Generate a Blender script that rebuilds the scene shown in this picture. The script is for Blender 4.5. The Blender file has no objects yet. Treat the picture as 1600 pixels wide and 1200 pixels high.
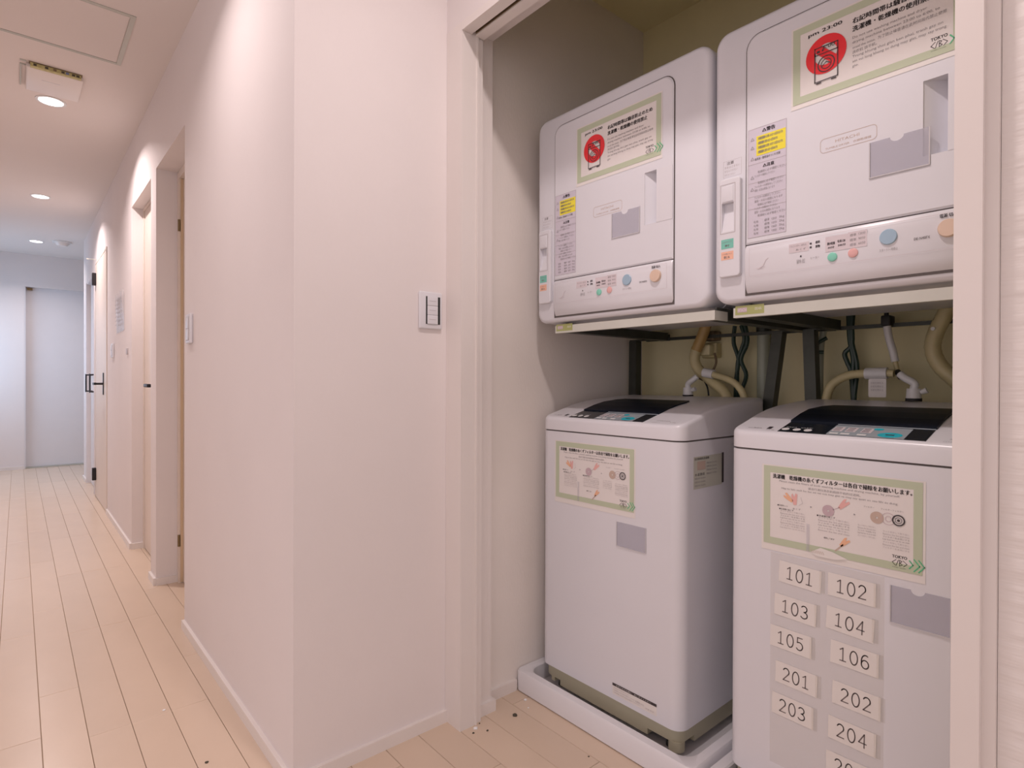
import bpy, bmesh, math, random
from mathutils import Matrix, Vector
random.seed(7)
sc = bpy.context.scene
COL = sc.collection
PI = math.pi

# ------------------------------------------------------------------ camera
yaw, pit, rol = 0.7078361, -0.0044721, 0.0032838
F = Vector((math.sin(yaw)*math.cos(pit), math.cos(yaw)*math.cos(pit), math.sin(pit)))
r = Vector((math.cos(yaw), -math.sin(yaw), 0)); u = r.cross(F)
r2 = r*math.cos(rol)+u*math.sin(rol); u2 = -r*math.sin(rol)+u*math.cos(rol)
cam = bpy.data.cameras.new('camera'); cam.sensor_width = 36; cam.lens = 902.49/1600*36
cam.clip_start = 0.02
cam_ob = bpy.data.objects.new('camera', cam); COL.objects.link(cam_ob)
cam_ob.matrix_world = Matrix(((r2.x, u2.x, -F.x, 0), (r2.y, u2.y, -F.y, 0), (r2.z, u2.z, -F.z, 1.05), (0, 0, 0, 1)))
sc.camera = cam_ob

# ------------------------------------------------------------------ light
sc.view_settings.view_transform = 'Standard'
sc.view_settings.look = 'None'
sc.view_settings.gamma = 1
sc.view_settings.use_curve_mapping = False
sc.view_settings.exposure = 0.0
w = bpy.data.worlds.new('World'); sc.world = w; w.use_nodes = True
w.node_tree.nodes['Background'].inputs[0].default_value = (0.93, 0.81, 0.83, 1)
w.node_tree.nodes['Background'].inputs[1].default_value = 1.12

def area(name, loc, size, power, col, rot=(0, 0, 0), spread=180, sy=None, shape='DISK'):
    l = bpy.data.lights.new(name, 'AREA'); l.energy = power; l.color = col; l.shape = shape
    l.size = size; l.spread = math.radians(spread)
    if sy: l.size_y = sy
    o = bpy.data.objects.new(name, l); COL.objects.link(o); o.location = loc; o.rotation_euler = rot
    return o
WARM = (1.0, 0.865, 0.85)
CEIL = 2.53
LAMPS = [(0.135, 3.93), (0.14, 6.02), (0.15, 8.0), (0.13, 1.93), (0.66, 0.62)]
LP = [12.5, 12.5, 9, 4.6, 9.6]
for (x, y), p in zip(LAMPS, LP):
    area('downlight_glow', (x, y, CEIL-0.012), 0.09, p, WARM, spread=165 if x > 0.5 else 138)
# daylight from the window at the far left end of the corridor
area('window_daylight', (-0.74, 8.1, 1.35), 1.0, 12, (0.34, 0.66, 1.0), rot=(0, -PI/2, 0), sy=1.2, shape='RECTANGLE')

# ------------------------------------------------------------------ materials
def mat(name, col, rough=0.5, metal=0.0, noise=None, bump=None, coat=0.0, emit=None, alpha=1.0, vary=0.0, trans=0.0):
    """noise=(scale, amount); bump=(scale xyz, strength, distance)"""
    m = bpy.data.materials.new(name); m.use_nodes = True
    nt = m.node_tree; b = nt.nodes['Principled BSDF']
    b.inputs['Base Color'].default_value = (*col, 1); b.inputs['Roughness'].default_value = rough
    b.inputs['Metallic'].default_value = metal; b.inputs['Coat Weight'].default_value = coat
    b.inputs['Coat Roughness'].default_value = 0.15
    b.inputs['Alpha'].default_value = alpha; b.inputs['Transmission Weight'].default_value = trans
    if name == 'dark_smoked_lid': b.inputs['Specular IOR Level'].default_value = 0.12
    if emit:
        b.inputs['Emission Color'].default_value = (*emit[0], 1); b.inputs['Emission Strength'].default_value = emit[1]
    tc = nt.nodes.new('ShaderNodeTexCoord')
    src = None
    if noise:
        n = nt.nodes.new('ShaderNodeTexNoise'); n.inputs['Scale'].default_value = noise[0]; n.inputs['Detail'].default_value = 4
        nt.links.new(tc.outputs['Object'], n.inputs['Vector'])
        mr = nt.nodes.new('ShaderNodeMapRange'); mr.inputs[1].default_value = 0.3; mr.inputs[2].default_value = 0.7
        mr.inputs[3].default_value = 1-noise[1]; mr.inputs[4].default_value = 1+noise[1]
        nt.links.new(n.outputs['Fac'], mr.inputs[0]); src = mr.outputs[0]
    if vary:
        oi = nt.nodes.new('ShaderNodeObjectInfo')
        mv = nt.nodes.new('ShaderNodeMapRange'); mv.inputs[3].default_value = 1-vary; mv.inputs[4].default_value = 1+vary
        nt.links.new(oi.outputs['Random'], mv.inputs[0])
        if src:
            mu = nt.nodes.new('ShaderNodeMath'); mu.operation = 'MULTIPLY'
            nt.links.new(src, mu.inputs[0]); nt.links.new(mv.outputs[0], mu.inputs[1]); src = mu.outputs[0]
        else: src = mv.outputs[0]
    if src:
        vm = nt.nodes.new('ShaderNodeVectorMath'); vm.operation = 'SCALE'; vm.inputs[0].default_value = col
        nt.links.new(src, vm.inputs['Scale']); nt.links.new(vm.outputs[0], b.inputs['Base Color'])
    if bump:
        mp = nt.nodes.new('ShaderNodeMapping'); mp.inputs['Scale'].default_value = bump[0]
        nt.links.new(tc.outputs['Object'], mp.inputs['Vector'])
        n2 = nt.nodes.new('ShaderNodeTexNoise'); n2.inputs['Scale'].default_value = 1; n2.inputs['Detail'].default_value = 3
        nt.links.new(mp.outputs[0], n2.inputs['Vector'])
        bp = nt.nodes.new('ShaderNodeBump'); bp.inputs['Strength'].default_value = bump[1]; bp.inputs['Distance'].default_value = bump[2]
        nt.links.new(n2.outputs['Fac'], bp.inputs['Height']); nt.links.new(bp.outputs[0], b.inputs['Normal'])
    return m

M = dict(
    wall=mat('wallpaper', (0.80, 0.745, 0.735), 0.75, noise=(3, 0.012), bump=((170, 170, 60), 0.30, 0.0012)),
    wall_crease=mat('creased_wallpaper', (0.82, 0.77, 0.74), 0.7, noise=(3, 0.012), bump=((5, 5, 38), 0.9, 0.006)),
    ceiling=mat('ceiling_paper', (0.78, 0.72, 0.69), 0.85, noise=(2, 0.01), bump=((120, 120, 120), 0.2, 0.001)),
    closet_side=mat('closet_side_wallpaper_shade_tint', (0.82, 0.765, 0.72), 0.78, noise=(4, 0.02), bump=((150, 150, 60), 0.35, 0.0015)),  # wallpaper warmed slightly, a little of the closet's shadow tint in its colour
    closet=mat('closet_wallpaper_shade_tint', (0.80, 0.735, 0.46), 0.8, noise=(4, 0.03), bump=((150, 150, 60), 0.35, 0.0015)),  # olive of the closet shadows put into the wallpaper colour
    trim=mat('painted_trim', (0.80, 0.745, 0.715), 0.35, noise=(6, 0.008)),
    door=mat('door_laminate', (0.78, 0.69, 0.62), 0.45, noise=(8, 0.01)),
    doorw=mat('white_door_laminate', (0.76, 0.74, 0.76), 0.45, noise=(8, 0.01)),
    amber=mat('amber_seal', (0.66, 0.50, 0.33), 0.6),
    brown=mat('brown_seal', (0.20, 0.14, 0.08), 0.6),
    plank=mat('cream_floor_plank', (0.68, 0.54, 0.42), 0.24, noise=(5, 0.02), bump=((40, 6, 40), 0.05, 0.001), vary=0.03),
    subfloor=mat('floor_joint', (0.50, 0.37, 0.25), 0.8),
    white=mat('appliance_white', (0.74, 0.74, 0.785), 0.32, noise=(4, 0.008)),
    white2=mat('appliance_white_plastic', (0.745, 0.74, 0.78), 0.28, noise=(4, 0.008)),
    shade=mat('recess_grey_plastic', (0.60, 0.58, 0.60), 0.4),
    seam=mat('dark_seam', (0.10, 0.085, 0.08), 0.6),
    greybase=mat('grey_plinth_plastic', (0.47, 0.44, 0.32), 0.5, noise=(8, 0.03)),
    lidm=mat('dark_smoked_lid', (0.006, 0.009, 0.018), 0.40),
    black=mat('black_glossy_panel', (0.012, 0.016, 0.024), 0.12, coat=0.3),
    rubber=mat('black_rubber', (0.02, 0.02, 0.02), 0.6),
    blackm=mat('black_metal', (0.02, 0.018, 0.022), 0.4, metal=0.3),
    steel=mat('dark_steel', (0.06, 0.065, 0.055), 0.45, metal=0.5, noise=(30, 0.1)),
    railw=mat('pale_steel_rail', (0.62, 0.62, 0.56), 0.4, noise=(10, 0.03)),
    tray=mat('tray_plastic', (0.78, 0.77, 0.80), 0.3, noise=(5, 0.01)),
    paper=mat('laminated_paper', (0.80, 0.76, 0.74), 0.3),
    label=mat('white_label', (0.80, 0.765, 0.74), 0.45),
    film=mat('yellowed_tape_film', (0.80, 0.74, 0.66), 0.25, alpha=0.10),
    green=mat('pale_green_print', (0.52, 0.575, 0.42), 0.35),
    dgreen=mat('bright_green_print', (0.10, 0.50, 0.25), 0.4),
    ink=mat('black_ink', (0.05, 0.04, 0.045), 0.5),
    ink2=mat('grey_ink', (0.33, 0.31, 0.32), 0.5),
    ink3=mat('faint_ink', (0.50, 0.46, 0.47), 0.5),
    red=mat('red_print', (0.85, 0.025, 0.035), 0.4),
    pink=mat('pink_print', (0.80, 0.45, 0.42), 0.5),
    orange=mat('orange_print', (0.85, 0.48, 0.30), 0.5),
    mauve=mat('mauve_print', (0.55, 0.42, 0.46), 0.5),
    tan=mat('tan_print', (0.56, 0.43, 0.36), 0.5),
    yellow=mat('yellow_sticker', (0.90, 0.78, 0.06), 0.4),
    lilac=mat('lilac_sticker', (0.64, 0.60, 0.68), 0.45),
    teal=mat('teal_sticker', (0.22, 0.58, 0.48), 0.4),
    salmon=mat('salmon_sticker', (0.90, 0.52, 0.38), 0.4),
    bteal=mat('teal_button', (0.25, 0.66, 0.52), 0.3),
    bpink=mat('pink_button', (0.80, 0.45, 0.43), 0.3),
    bblue=mat('blue_button', (0.36, 0.50, 0.62), 0.2),
    bbeige=mat('beige_knob', (0.74, 0.56, 0.44), 0.3),
    panelp=mat('panel_pale_pink', (0.70, 0.63, 0.66), 0.4),
    display=mat('grey_display_print', (0.36, 0.41, 0.45), 0.25),
    cyan=mat('cyan_button', (0.03, 0.50, 0.62), 0.25),
    pocket=mat('clear_pocket_plastic', (0.58, 0.57, 0.66), 0.2, alpha=0.33, coat=0.4),
    slidegreen=mat('olive_label', (0.40, 0.42, 0.16), 0.4),
    hose=mat('cream_hose', (0.62, 0.54, 0.30), 0.4, noise=(20, 0.08)),
    hoseb=mat('amber_hose', (0.50, 0.33, 0.12), 0.4, noise=(20, 0.1)),
    pvc=mat('grey_pvc_pipe', (0.40, 0.43, 0.34), 0.4),
    whitep=mat('white_plastic_fitting', (0.78, 0.78, 0.78), 0.35),
    cable=mat('dark_green_cable', (0.02, 0.05, 0.035), 0.4),
    brass=mat('dark_brass', (0.22, 0.16, 0.08), 0.3, metal=0.8),
    alu=mat('grey_aluminium_frame', (0.50, 0.50, 0.45), 0.4, metal=0.2),
    pcb=mat('circuit_strip', (0.50, 0.45, 0.20), 0.5, noise=(80, 0.2)),
    blue=mat('blue_component', (0.15, 0.20, 0.40), 0.4),
    lens=mat('lamp_lens', (1, 1, 1), 0.4, emit=((1.0, 0.97, 1.0), 6.0)),
    notice=mat('thin_notice_paper', (0.80, 0.77, 0.79), 0.3, alpha=0.6),
    plate=mat('rating_plate_print', (0.58, 0.58, 0.50), 0.4),
    digit=mat('digit_ink', (0.17, 0.14, 0.14), 0.5),
    dust=mat('dark_lint', (0.08, 0.07, 0.05), 0.9),
    chip=mat('white_chip', (0.88, 0.88, 0.90), 0.5),
)

# ------------------------------------------------------------------ helpers
def wloc(o):
    v = Vector((0, 0, 0))
    while o is not None: v += o.location; o = o.parent
    return v
def tag(o, label=None, cat=None, group=None, kind=None):
    if label: o['label'] = label
    if cat: o['category'] = cat
    if group: o['group'] = group
    if kind: o['kind'] = kind
    return o
def thing(name, label, cat, loc, group=None):
    o = bpy.data.objects.new(name, None); COL.objects.link(o); o.location = loc; o.empty_display_size = 0.05
    return tag(o, label, cat, group)
def link(name, me, m, parent=None, loc=None, smooth=False):
    """me holds WORLD coordinates; they are made relative to the parent, or to loc"""
    off = wloc(parent) if parent is not None else Vector(loc if loc else (0, 0, 0))
    if off.length: me.transform(Matrix.Translation(-off))
    o = bpy.data.objects.new(name, me); COL.objects.link(o)
    if parent is not None: o.parent = parent
    elif loc: o.location = loc
    if m: me.materials.append(M[m] if isinstance(m, str) else m)
    if smooth:
        for p in me.polygons: p.use_smooth = True
        try: me.set_sharp_from_angle(angle=math.radians(40))
        except Exception: pass
    return o
class MB:
    def __init__(s): s.v = []; s.f = []
    def add(s, vs, fs):
        n = len(s.v); s.v += [tuple(a) for a in vs]; s.f += [tuple(i+n for i in f) for f in fs]; return s
    def box(s, x0, x1, y0, y1, z0, z1):
        if x1 < x0: x0, x1 = x1, x0
        if y1 < y0: y0, y1 = y1, y0
        if z1 < z0: z0, z1 = z1, z0
        return s.add([(x0,y0,z0),(x1,y0,z0),(x1,y1,z0),(x0,y1,z0),(x0,y0,z1),(x1,y0,z1),(x1,y1,z1),(x0,y1,z1)],
              [(0,3,2,1),(4,5,6,7),(0,1,5,4),(1,2,6,5),(2,3,7,6),(3,0,4,7)])
    def loft(s, loops, cap0=True, cap1=True):
        n = len(loops[0]); vs = [p for L in loops for p in L]; fs = []
        for k in range(len(loops)-1):
            for i in range(n):
                j = (i+1) % n; fs.append((k*n+i, k*n+j, (k+1)*n+j, (k+1)*n+i))
        if cap0: fs.append(tuple(reversed(range(n))))
        if cap1: fs.append(tuple((len(loops)-1)*n+i for i in range(n)))
        return s.add(vs, fs)
    def cyl(s, p0, p1, r0, r1=None, n=20):
        r1 = r0 if r1 is None else r1
        p0, p1 = Vector(p0), Vector(p1); d = (p1-p0).normalized()
        a = d.cross(Vector((0,0,1)) if abs(d.z) < .9 else Vector((1,0,0))).normalized(); b = d.cross(a)
        L = [[p+(a*math.cos(t)+b*math.sin(t))*rr for t in [2*PI*i/n for i in range(n)]] for p, rr in ((p0, r0), (p1, r1))]
        return s.loft(L)
    def tube(s, pts, rad, n=10, sub=6, ribs=0):
        P = [Vector(p) for p in pts]; Q = []
        for i in range(len(P)-1):
            a, b, c, d = P[max(i-1,0)], P[i], P[i+1], P[min(i+2,len(P)-1)]
            for k in range(sub):
                t = k/sub
                Q.append(.5*((2*b)+(c-a)*t+(2*a-5*b+4*c-d)*t*t+(3*b-a-3*c+d)*t**3))
        Q.append(P[-1]); loops = []; up = Vector((0.3, 1, 0.1)).normalized()
        for i, q in enumerate(Q):
            d = (Q[min(i+1,len(Q)-1)]-Q[max(i-1,0)]).normalized()
            a = (up-d*up.dot(d)).normalized(); b = d.cross(a); up = a
            rr = rad*(1+(ribs if i % 2 else 0))
            loops.append([q+(a*math.cos(t)+b*math.sin(t))*rr for t in [2*PI*j/n for j in range(n)]])
        return s.loft(loops)
    def build(s, name, m, parent=None, loc=None, smooth=False):
        me = bpy.data.meshes.new(name); me.from_pydata(s.v, [], s.f); me.update()
        bm = bmesh.new(); bm.from_mesh(me); bmesh.ops.recalc_face_normals(bm, faces=bm.faces); bm.to_mesh(me); bm.free()
        return link(name, me, m, parent, loc, smooth)
def box(name, m, x0, x1, y0, y1, z0, z1, parent=None, loc=None):
    return MB().box(x0, x1, y0, y1, z0, z1).build(name, m, parent, loc)
def rrect(x0, x1, y0, y1, z, rad, n=5):
    pts = []
    for cx, cy, a0 in ((x1-rad, y1-rad, 0), (x0+rad, y1-rad, PI/2), (x0+rad, y0+rad, PI), (x1-rad, y0+rad, 1.5*PI)):
        for k in range(n+1):
            a = a0+PI/2*k/n; pts.append((cx+rad*math.cos(a), cy+rad*math.sin(a), z))
    return pts
def rbox(name, m, x0, x1, y0, y1, z0, z1, parent=None, loc=None, rv=0.0, r=0.004, axis='z', seg=3):
    """box with edges along 'axis' rounded by rv, then every other sharp edge by r"""
    bm = bmesh.new()
    mb = MB().box(x0, x1, y0, y1, z0, z1)
    vs = [bm.verts.new(v) for v in mb.v]
    for f in mb.f: bm.faces.new([vs[i] for i in f])
    ai = 'xyz'.index(axis)
    if rv:
        es = [e for e in bm.edges if abs((e.verts[0].co-e.verts[1].co).normalized()[ai]) > .99]
        bmesh.ops.bevel(bm, geom=es, offset=rv, segments=6, profile=.5, affect='EDGES')
    if r:
        bm.normal_update()
        es = [e for e in bm.edges if len(e.link_faces) == 2 and e.calc_face_angle() > .6]
        bmesh.ops.bevel(bm, geom=es, offset=r, segments=seg, profile=.5, affect='EDGES')
    bmesh.ops.recalc_face_normals(bm, faces=bm.faces)
    me = bpy.data.meshes.new(name); bm.to_mesh(me); bm.free()
    return link(name, me, m, parent, loc, smooth=True)
def cut(o, cutter):
    """apply a boolean difference, remove the cutter"""
    md = o.modifiers.new('b', 'BOOLEAN'); md.operation = 'DIFFERENCE'; md.object = cutter; md.solver = 'EXACT'
    bpy.context.view_layer.update()
    me = bpy.data.meshes.new_from_object(o.evaluated_get(bpy.context.evaluated_depsgraph_get()))
    o.modifiers.clear(); old = o.data; o.data = me
    bpy.data.objects.remove(cutter)
    return o
_tc = {}
def glyphs(body, bold=0.0):
    k = (body, bold)
    if k in _tc: return _tc[k]
    cu = bpy.data.curves.new('t', 'FONT'); cu.body = body; cu.size = 1; cu.resolution_u = 2; cu.offset = bold
    o = bpy.data.objects.new('t', cu); COL.objects.link(o)
    bpy.context.view_layer.update()
    me = bpy.data.meshes.new_from_object(o.evaluated_get(bpy.context.evaluated_depsgraph_get()))
    vs = [(v.co.x, v.co.y) for v in me.vertices]; fs = [tuple(p.vertices) for p in me.polygons]
    bpy.data.objects.remove(o); bpy.data.curves.remove(cu); bpy.data.meshes.remove(me)
    _tc[k] = (vs, fs); return _tc[k]
class Sheet:
    """flat print on a plane: (u right, v up) as the reader sees it; P maps to world"""
    def __init__(s, P): s.P = P; s.mbs = {}
    def mb(s, key): return s.mbs.setdefault(key, MB())
    def poly(s, key, pts, lay=1):
        s.mb(key).add([s.P(a, b, lay) for a, b in pts], [tuple(range(len(pts)))])
    def rect(s, key, u0, u1, v0, v1, lay=1): s.poly(key, [(u0,v0),(u1,v0),(u1,v1),(u0,v1)], lay)
    def frame(s, key, u0, u1, v0, v1, t, lay=1):
        s.rect(key, u0, u1, v0, v0+t, lay); s.rect(key, u0, u1, v1-t, v1, lay)
        s.rect(key, u0, u0+t, v0+t, v1-t, lay); s.rect(key, u1-t, u1, v0+t, v1-t, lay)
    def disc(s, key, cu, cv, ru, rv=None, lay=1, n=28):
        rv = rv or ru
        s.poly(key, [(cu+ru*math.cos(2*PI*i/n), cv+rv*math.sin(2*PI*i/n)) for i in range(n)], lay)
    def ring(s, key, cu, cv, ro, ri, lay=1, n=36):
        o = [(cu+ro*math.cos(2*PI*i/n), cv+ro*math.sin(2*PI*i/n)) for i in range(n)]
        i_ = [(cu+ri*math.cos(2*PI*i/n), cv+ri*math.sin(2*PI*i/n)) for i in range(n)]
        s.mb(key).add([s.P(a, b, lay) for a, b in o+i_], [(i, (i+1) % n, n+(i+1) % n, n+i) for i in range(n)])
    def line(s, key, pts, w, lay=1):
        for (a, b), (c, d) in zip(pts, pts[1:]):
            L = math.hypot(c-a, d-b) or 1; nx, ny = -(d-b)/L*w/2, (c-a)/L*w/2; ex, ey = (c-a)/L*w/3, (d-b)/L*w/3
            s.poly(key, [(a+nx-ex, b+ny-ey), (a-nx-ex, b-ny-ey), (c-nx+ex, d-ny+ey), (c+nx+ex, d+ny+ey)], lay)
    def text(s, key, body, u0, v0, w, h, lay=2, bold=0.0, keep=False):
        """fit the text into the box with lower left u0,v0; keep=True keeps proportions (height rules)"""
        vs, fs = glyphs(body)
        if not vs: return
        x0 = min(v[0] for v in vs); x1 = max(v[0] for v in vs); y0 = min(v[1] for v in vs); y1 = max(v[1] for v in vs)
        sy = h/((y1-y0) or 1); sx = sy if keep else w/((x1-x0) or 1)
        e = h*bold*1.6
        for du in ((-e, 0, e) if bold else (0,)):
            s.mb(key).add([s.P(u0+du+(a-x0)*sx, v0+(b-y0)*sy+abs(du)*.4, lay) for a, b in vs], fs)
    def build(s, parent, names):
        out = {}
        for k, mb in s.mbs.items():
            nm, m = names[k]
            me = bpy.data.meshes.new(nm); me.from_pydata(mb.v, [], mb.f); me.update()
            out[k] = link(nm, me, m, parent)
            if any(q in nm for q in ('lettering', 'print', 'drawing', 'heading', 'rules', 'pictogram', 'mark')): out[k]['kind'] = 'stuff'
        return out
def plane_x(x, yL, z0, ang=0.0):        # sheet facing -x, reader's left = +y
    c, s_ = math.cos(ang), math.sin(ang)
    return lambda a, b, lay: (x-0.00035*lay, yL-(a*c-b*s_), z0+(a*s_+b*c))
def children(o): return [c for c in bpy.data.objects if c.parent == o]
def dup(root, dloc, label, name=None):
    rt = root.copy(); COL.objects.link(rt); rt.location = root.location+Vector(dloc); rt['label'] = label
    for ch in children(root):
        c = ch.copy(); COL.objects.link(c); c.parent = rt
        for g in children(ch):
            d = g.copy(); COL.objects.link(d); d.parent = c
    return rt
def struct(name, mb, m): return tag(mb.build(name, m), kind='structure')

# ================================================================== SETTING
WX = 0.537          # corridor's right wall
SY = 1.488          # wall with the light switch
HX = 1.03           # hall wall beside the closet
BX = 1.99           # closet back
XL = -0.80          # corridor's left wall
YE = 8.88           # end wall
# floor and its planks
floor = struct('floor', MB().box(-2.4, 2.2, -2.6, 9.6, -0.10, -0.0068), 'subfloor')
PW = 0.1063; x0 = 0.052-9*PW
phase = {0.158: 2.093, 0.265: 2.093, 0.371: 2.093, 0.052: 2.46, -0.054: 3.09}
shared = None; cnt = 0
cols = []
for i in range(0, 22):
    xa = x0+i*PW
    cols.append(xa)
for i, xa in enumerate(cols):
    if xa > 1.40: break
    ph = None
    for k, v in phase.items():
        if abs(k-xa) < 0.02: ph = v
    if ph is None: ph = 1.3+((i*0.37) % 0.91)
    ya = ph-0.91*4
    ymax = 8.9 if xa < 0.60 else 1.62
    while ya < ymax:
        if ya+0.91 > (0.5 if xa > 0.5 else 1.1):
            if shared is None:
                mb = MB().box(0, PW-0.0012, 0, 0.9086, -0.0066, -0.0012)
                mb.add([(0,0,-0.0012),(PW-.0012,0,-0.0012),(PW-.0012,.9086,-0.0012),(0,.9086,-0.0012),
                        (.001,.001,0),(PW-.0020,.001,0),(PW-.0020,.9076,0),(.001,.9076,0)],
                       [(4,5,6,7),(0,1,5,4),(1,2,6,5),(2,3,7,6),(3,0,4,7)])
                p = mb.build('plank', 'plank'); shared = p.data
            else:
                p = bpy.data.objects.new('plank', shared); COL.objects.link(p)
            p.parent = floor; p.location = (xa+0.0008, ya+0.0007, 0); cnt += 1
        ya += 0.91
# ceiling
struct('ceiling', MB().box(-2.4, 2.2, -2.6, 9.6, CEIL, CEIL+0.1), 'ceiling')
T = WX+0.13
# corridor right wall with two door recesses and the far doors
mb = MB()
mb.box(WX, T, SY, 2.760, 0, CEIL)
mb.box(WX, T, 2.760, 3.425, 2.130, CEIL)
mb.box(WX, T, 3.425, 3.575, 0, CEIL)
mb.box(WX, T, 3.575, 4.255, 2.120, CEIL)
mb.box(WX, T, 4.255, 5.54, 0, CEIL)
mb.box(WX, T, 5.54, 6.40, 2.105, CEIL)
mb.box(WX, T, 6.40, 6.52, 0, CEIL)
mb.box(WX, T, 6.52, 7.32, 2.035, CEIL)
mb.box(WX, T, 7.32, 7.66, 0, CEIL)
struct('wall_right', mb, 'wall')
struct('wall_middle', MB().box(T, BX+0.1, SY+0.004, SY+0.12, 0, CEIL).box(WX+0.004, T, SY, SY+0.12, 0, 0.001), 'wall')
struct('wall_switch_side', MB().box(WX+0.0005, 1.147, SY-0.0005, SY+0.004, 0, CEIL), 'wall')
# closet interior
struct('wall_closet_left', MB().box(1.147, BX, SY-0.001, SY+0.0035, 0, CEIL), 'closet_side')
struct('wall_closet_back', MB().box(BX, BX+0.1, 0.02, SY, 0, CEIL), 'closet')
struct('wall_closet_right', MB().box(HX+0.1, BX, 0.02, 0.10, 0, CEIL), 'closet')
struct('ceiling_closet', MB().box(1.147, BX, 0.10, SY-0.001, CEIL-0.02, CEIL-0.0005), 'closet')  # panel added in the olive shadow tint to colour the bounce
# hall wall to the right of the closet, and the header above the opening
struct('wall_front', MB().box(HX, HX+0.10, -2.6, 0.168, 0, CEIL), 'wall_crease')
struct('wall_header', MB().box(1.006, 1.087, 0.168, SY-0.001, 2.1205, CEIL).box(1.087, 1.147, 0.10, SY-0.001, 2.130, CEIL), 'wall')
# opening frame: left jamb, head (with sliding track), right post
j = MB().box(1.005, 1.060, 1.4085, SY-0.001, 0, 2.120).box(1.060, 1.066, 1.4055, SY-0.001, 0, 2.0955).box(1.066, 1.087, 1.413, SY-0.001, 0, 2.120)
j.box(1.087, 1.147, 1.440, SY-0.001, 0, 2.1295)
struct('trim_1', j, 'trim')
h = MB().box(1.005, 1.040, 0.168, 1.408, 2.096, 2.120).box(1.054, 1.087, 0.168, 1.408, 2.096, 2.120).box(1.040, 1.054, 0.168, 1.408, 2.112, 2.120)
struct('trim_2', h, 'trim')
struct('trim_3', MB().box(1.005, 1.087, 0.1835, 0.2157, 0, 2.096).box(1.018, 1.090, 0.1685, 0.1835, 0, 2.13), 'trim')
t = thing('sliding_door_track', 'dark brown sliding door track recessed in the head of the closet opening', 'track', (1.047, 0.8, 2.1))
MB().box(1.0405, 1.0425, 0.2165, 1.402, 2.100, 2.112).box(1.0515, 1.0535, 0.2165, 1.402, 2.100, 2.112).build('track_flange', 'brown', t)
MB().box(1.0425, 1.0515, 0.2165, 1.402, 2.109, 2.112).build('track_bed', 'rubber', t)
# remaining shell: left wall with window, end wall, cross passage
mb = MB().box(XL-0.1, XL, 2.2, 7.45, 0, CEIL).box(XL-0.1, XL, 7.45, 8.75, 0, 0.75).box(XL-0.1, XL, 7.45, 8.75, 1.95, CEIL).box(XL-0.1, XL, 8.75, YE, 0, CEIL)
struct('wall_left', mb, 'wall')
wf = MB()
for a, b, c, d in ((7.45, 7.50, .75, 1.95), (8.70, 8.75, .75, 1.95), (7.50, 8.70, .75, .80), (7.50, 8.70, 1.90, 1.95), (8.08, 8.12, .80, 1.90)): wf.box(XL-0.08, XL-0.03, a, b, c, d)
win = struct('window_1', wf, 'whitep')
box('window_pane', mat('window_glass', (0.9, 0.95, 1.0), 0.05, alpha=0.12), XL-0.058, XL-0.052, 7.50, 8.70, .80, 1.90, win)
mb = MB().box(XL-0.1, 0.059, YE, YE+0.12, 0, CEIL).box(0.059, 0.92, YE, YE+0.12, 2.148, CEIL).box(0.92, 2.1, YE, YE+0.12, 0, CEIL)
struct('wall_end', mb, 'wall')
struct('wall_passage', MB().box(2.0, 2.1, 7.66, YE, 0, CEIL).box(T, 2.0, 7.60, 7.66, 0, CEIL), 'wall')
# baseboards
BH = 0.036
def base(name, *segs):
    mb = MB()
    for s in segs: mb.box(*s, 0, BH); x0_, x1_, y0_, y1_ = s
    return struct(name, mb, 'trim')
bt = 0.012
base('baseboard_right', (WX-bt, WX, SY-bt, 2.760), (WX-bt, WX, 3.425, 3.575), (WX, 0.632, 3.425-bt, 3.425), (WX-bt, WX, 4.255, 5.53), (WX, 0.60, 4.255-bt, 4.255), (WX-bt, WX, 7.32, 7.66))
base('baseboard_middle', (WX, 1.005, SY-bt, SY-0.0006))
base('baseboard_closet', (1.090, 1.147, 1.440-bt, 1.440), (1.147, 1.290, SY-0.001-bt, SY-0.001), (1.147, 1.147+bt, 1.440-bt, SY-0.001-bt))
base('baseboard_end', (XL, 0.059, YE-bt, YE), (0.92, 2.0, YE-bt, YE))
base('baseboard_front', (HX-bt, HX, -2.6, 0.168))
base('baseboard_left', (XL, XL+bt, 2.2, YE-bt))

# ------------------------------------------------------------------ doors
def lever(parent, x, y, z, s=1):
    p = rbox('lever_plate', 'blackm', x-0.006, x, y-0.02, y+0.02, z-0.09, z+0.09, parent, r=0.003)
    MB().cyl((x-0.006, y, z), (x-0.055, y, z), 0.009).build('lever_neck', 'blackm', p, smooth=True)
    rbox('lever_grip', 'blackm', x-0.066, x-0.048, y-0.012, y+0.115*s, z-0.010, z+0.010, p, r=0.005)
def sdoor(n, x, y0, y1, z1, m='door', thick=0.035):
    return tag(box('door_%d' % n, m, x, x+thick, y0, y1, 0.006, z1), kind='structure')
# door 1: recessed, hinges at its near side
d = sdoor(1, 0.652, 2.79, 3.385, 2.09)
MB().box(0.632, 0.667, 3.388, 3.4245, 0, 2.125).box(0.632, 0.667, 2.7605, 2.788, 0, 2.125).box(0.632, 0.667, 2.788, 3.388, 2.092, 2.129).build('door_frame', 'door', d)
MB().box(0.640, 0.6515, 3.378, 3.3875, 0.006, 2.09).build('door_seal', 'amber', d)
for z in (0.22, 1.85): MB().box(0.628, 0.6315, 3.386, 3.392, z-0.03, z+0.03).cyl((0.634, 3.386, z-0.03), (0.634, 3.386, z+0.03), 0.005, n=10).build('hinge', 'brass', d)
lever(d, 0.652, 2.86, 1.02)
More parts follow.
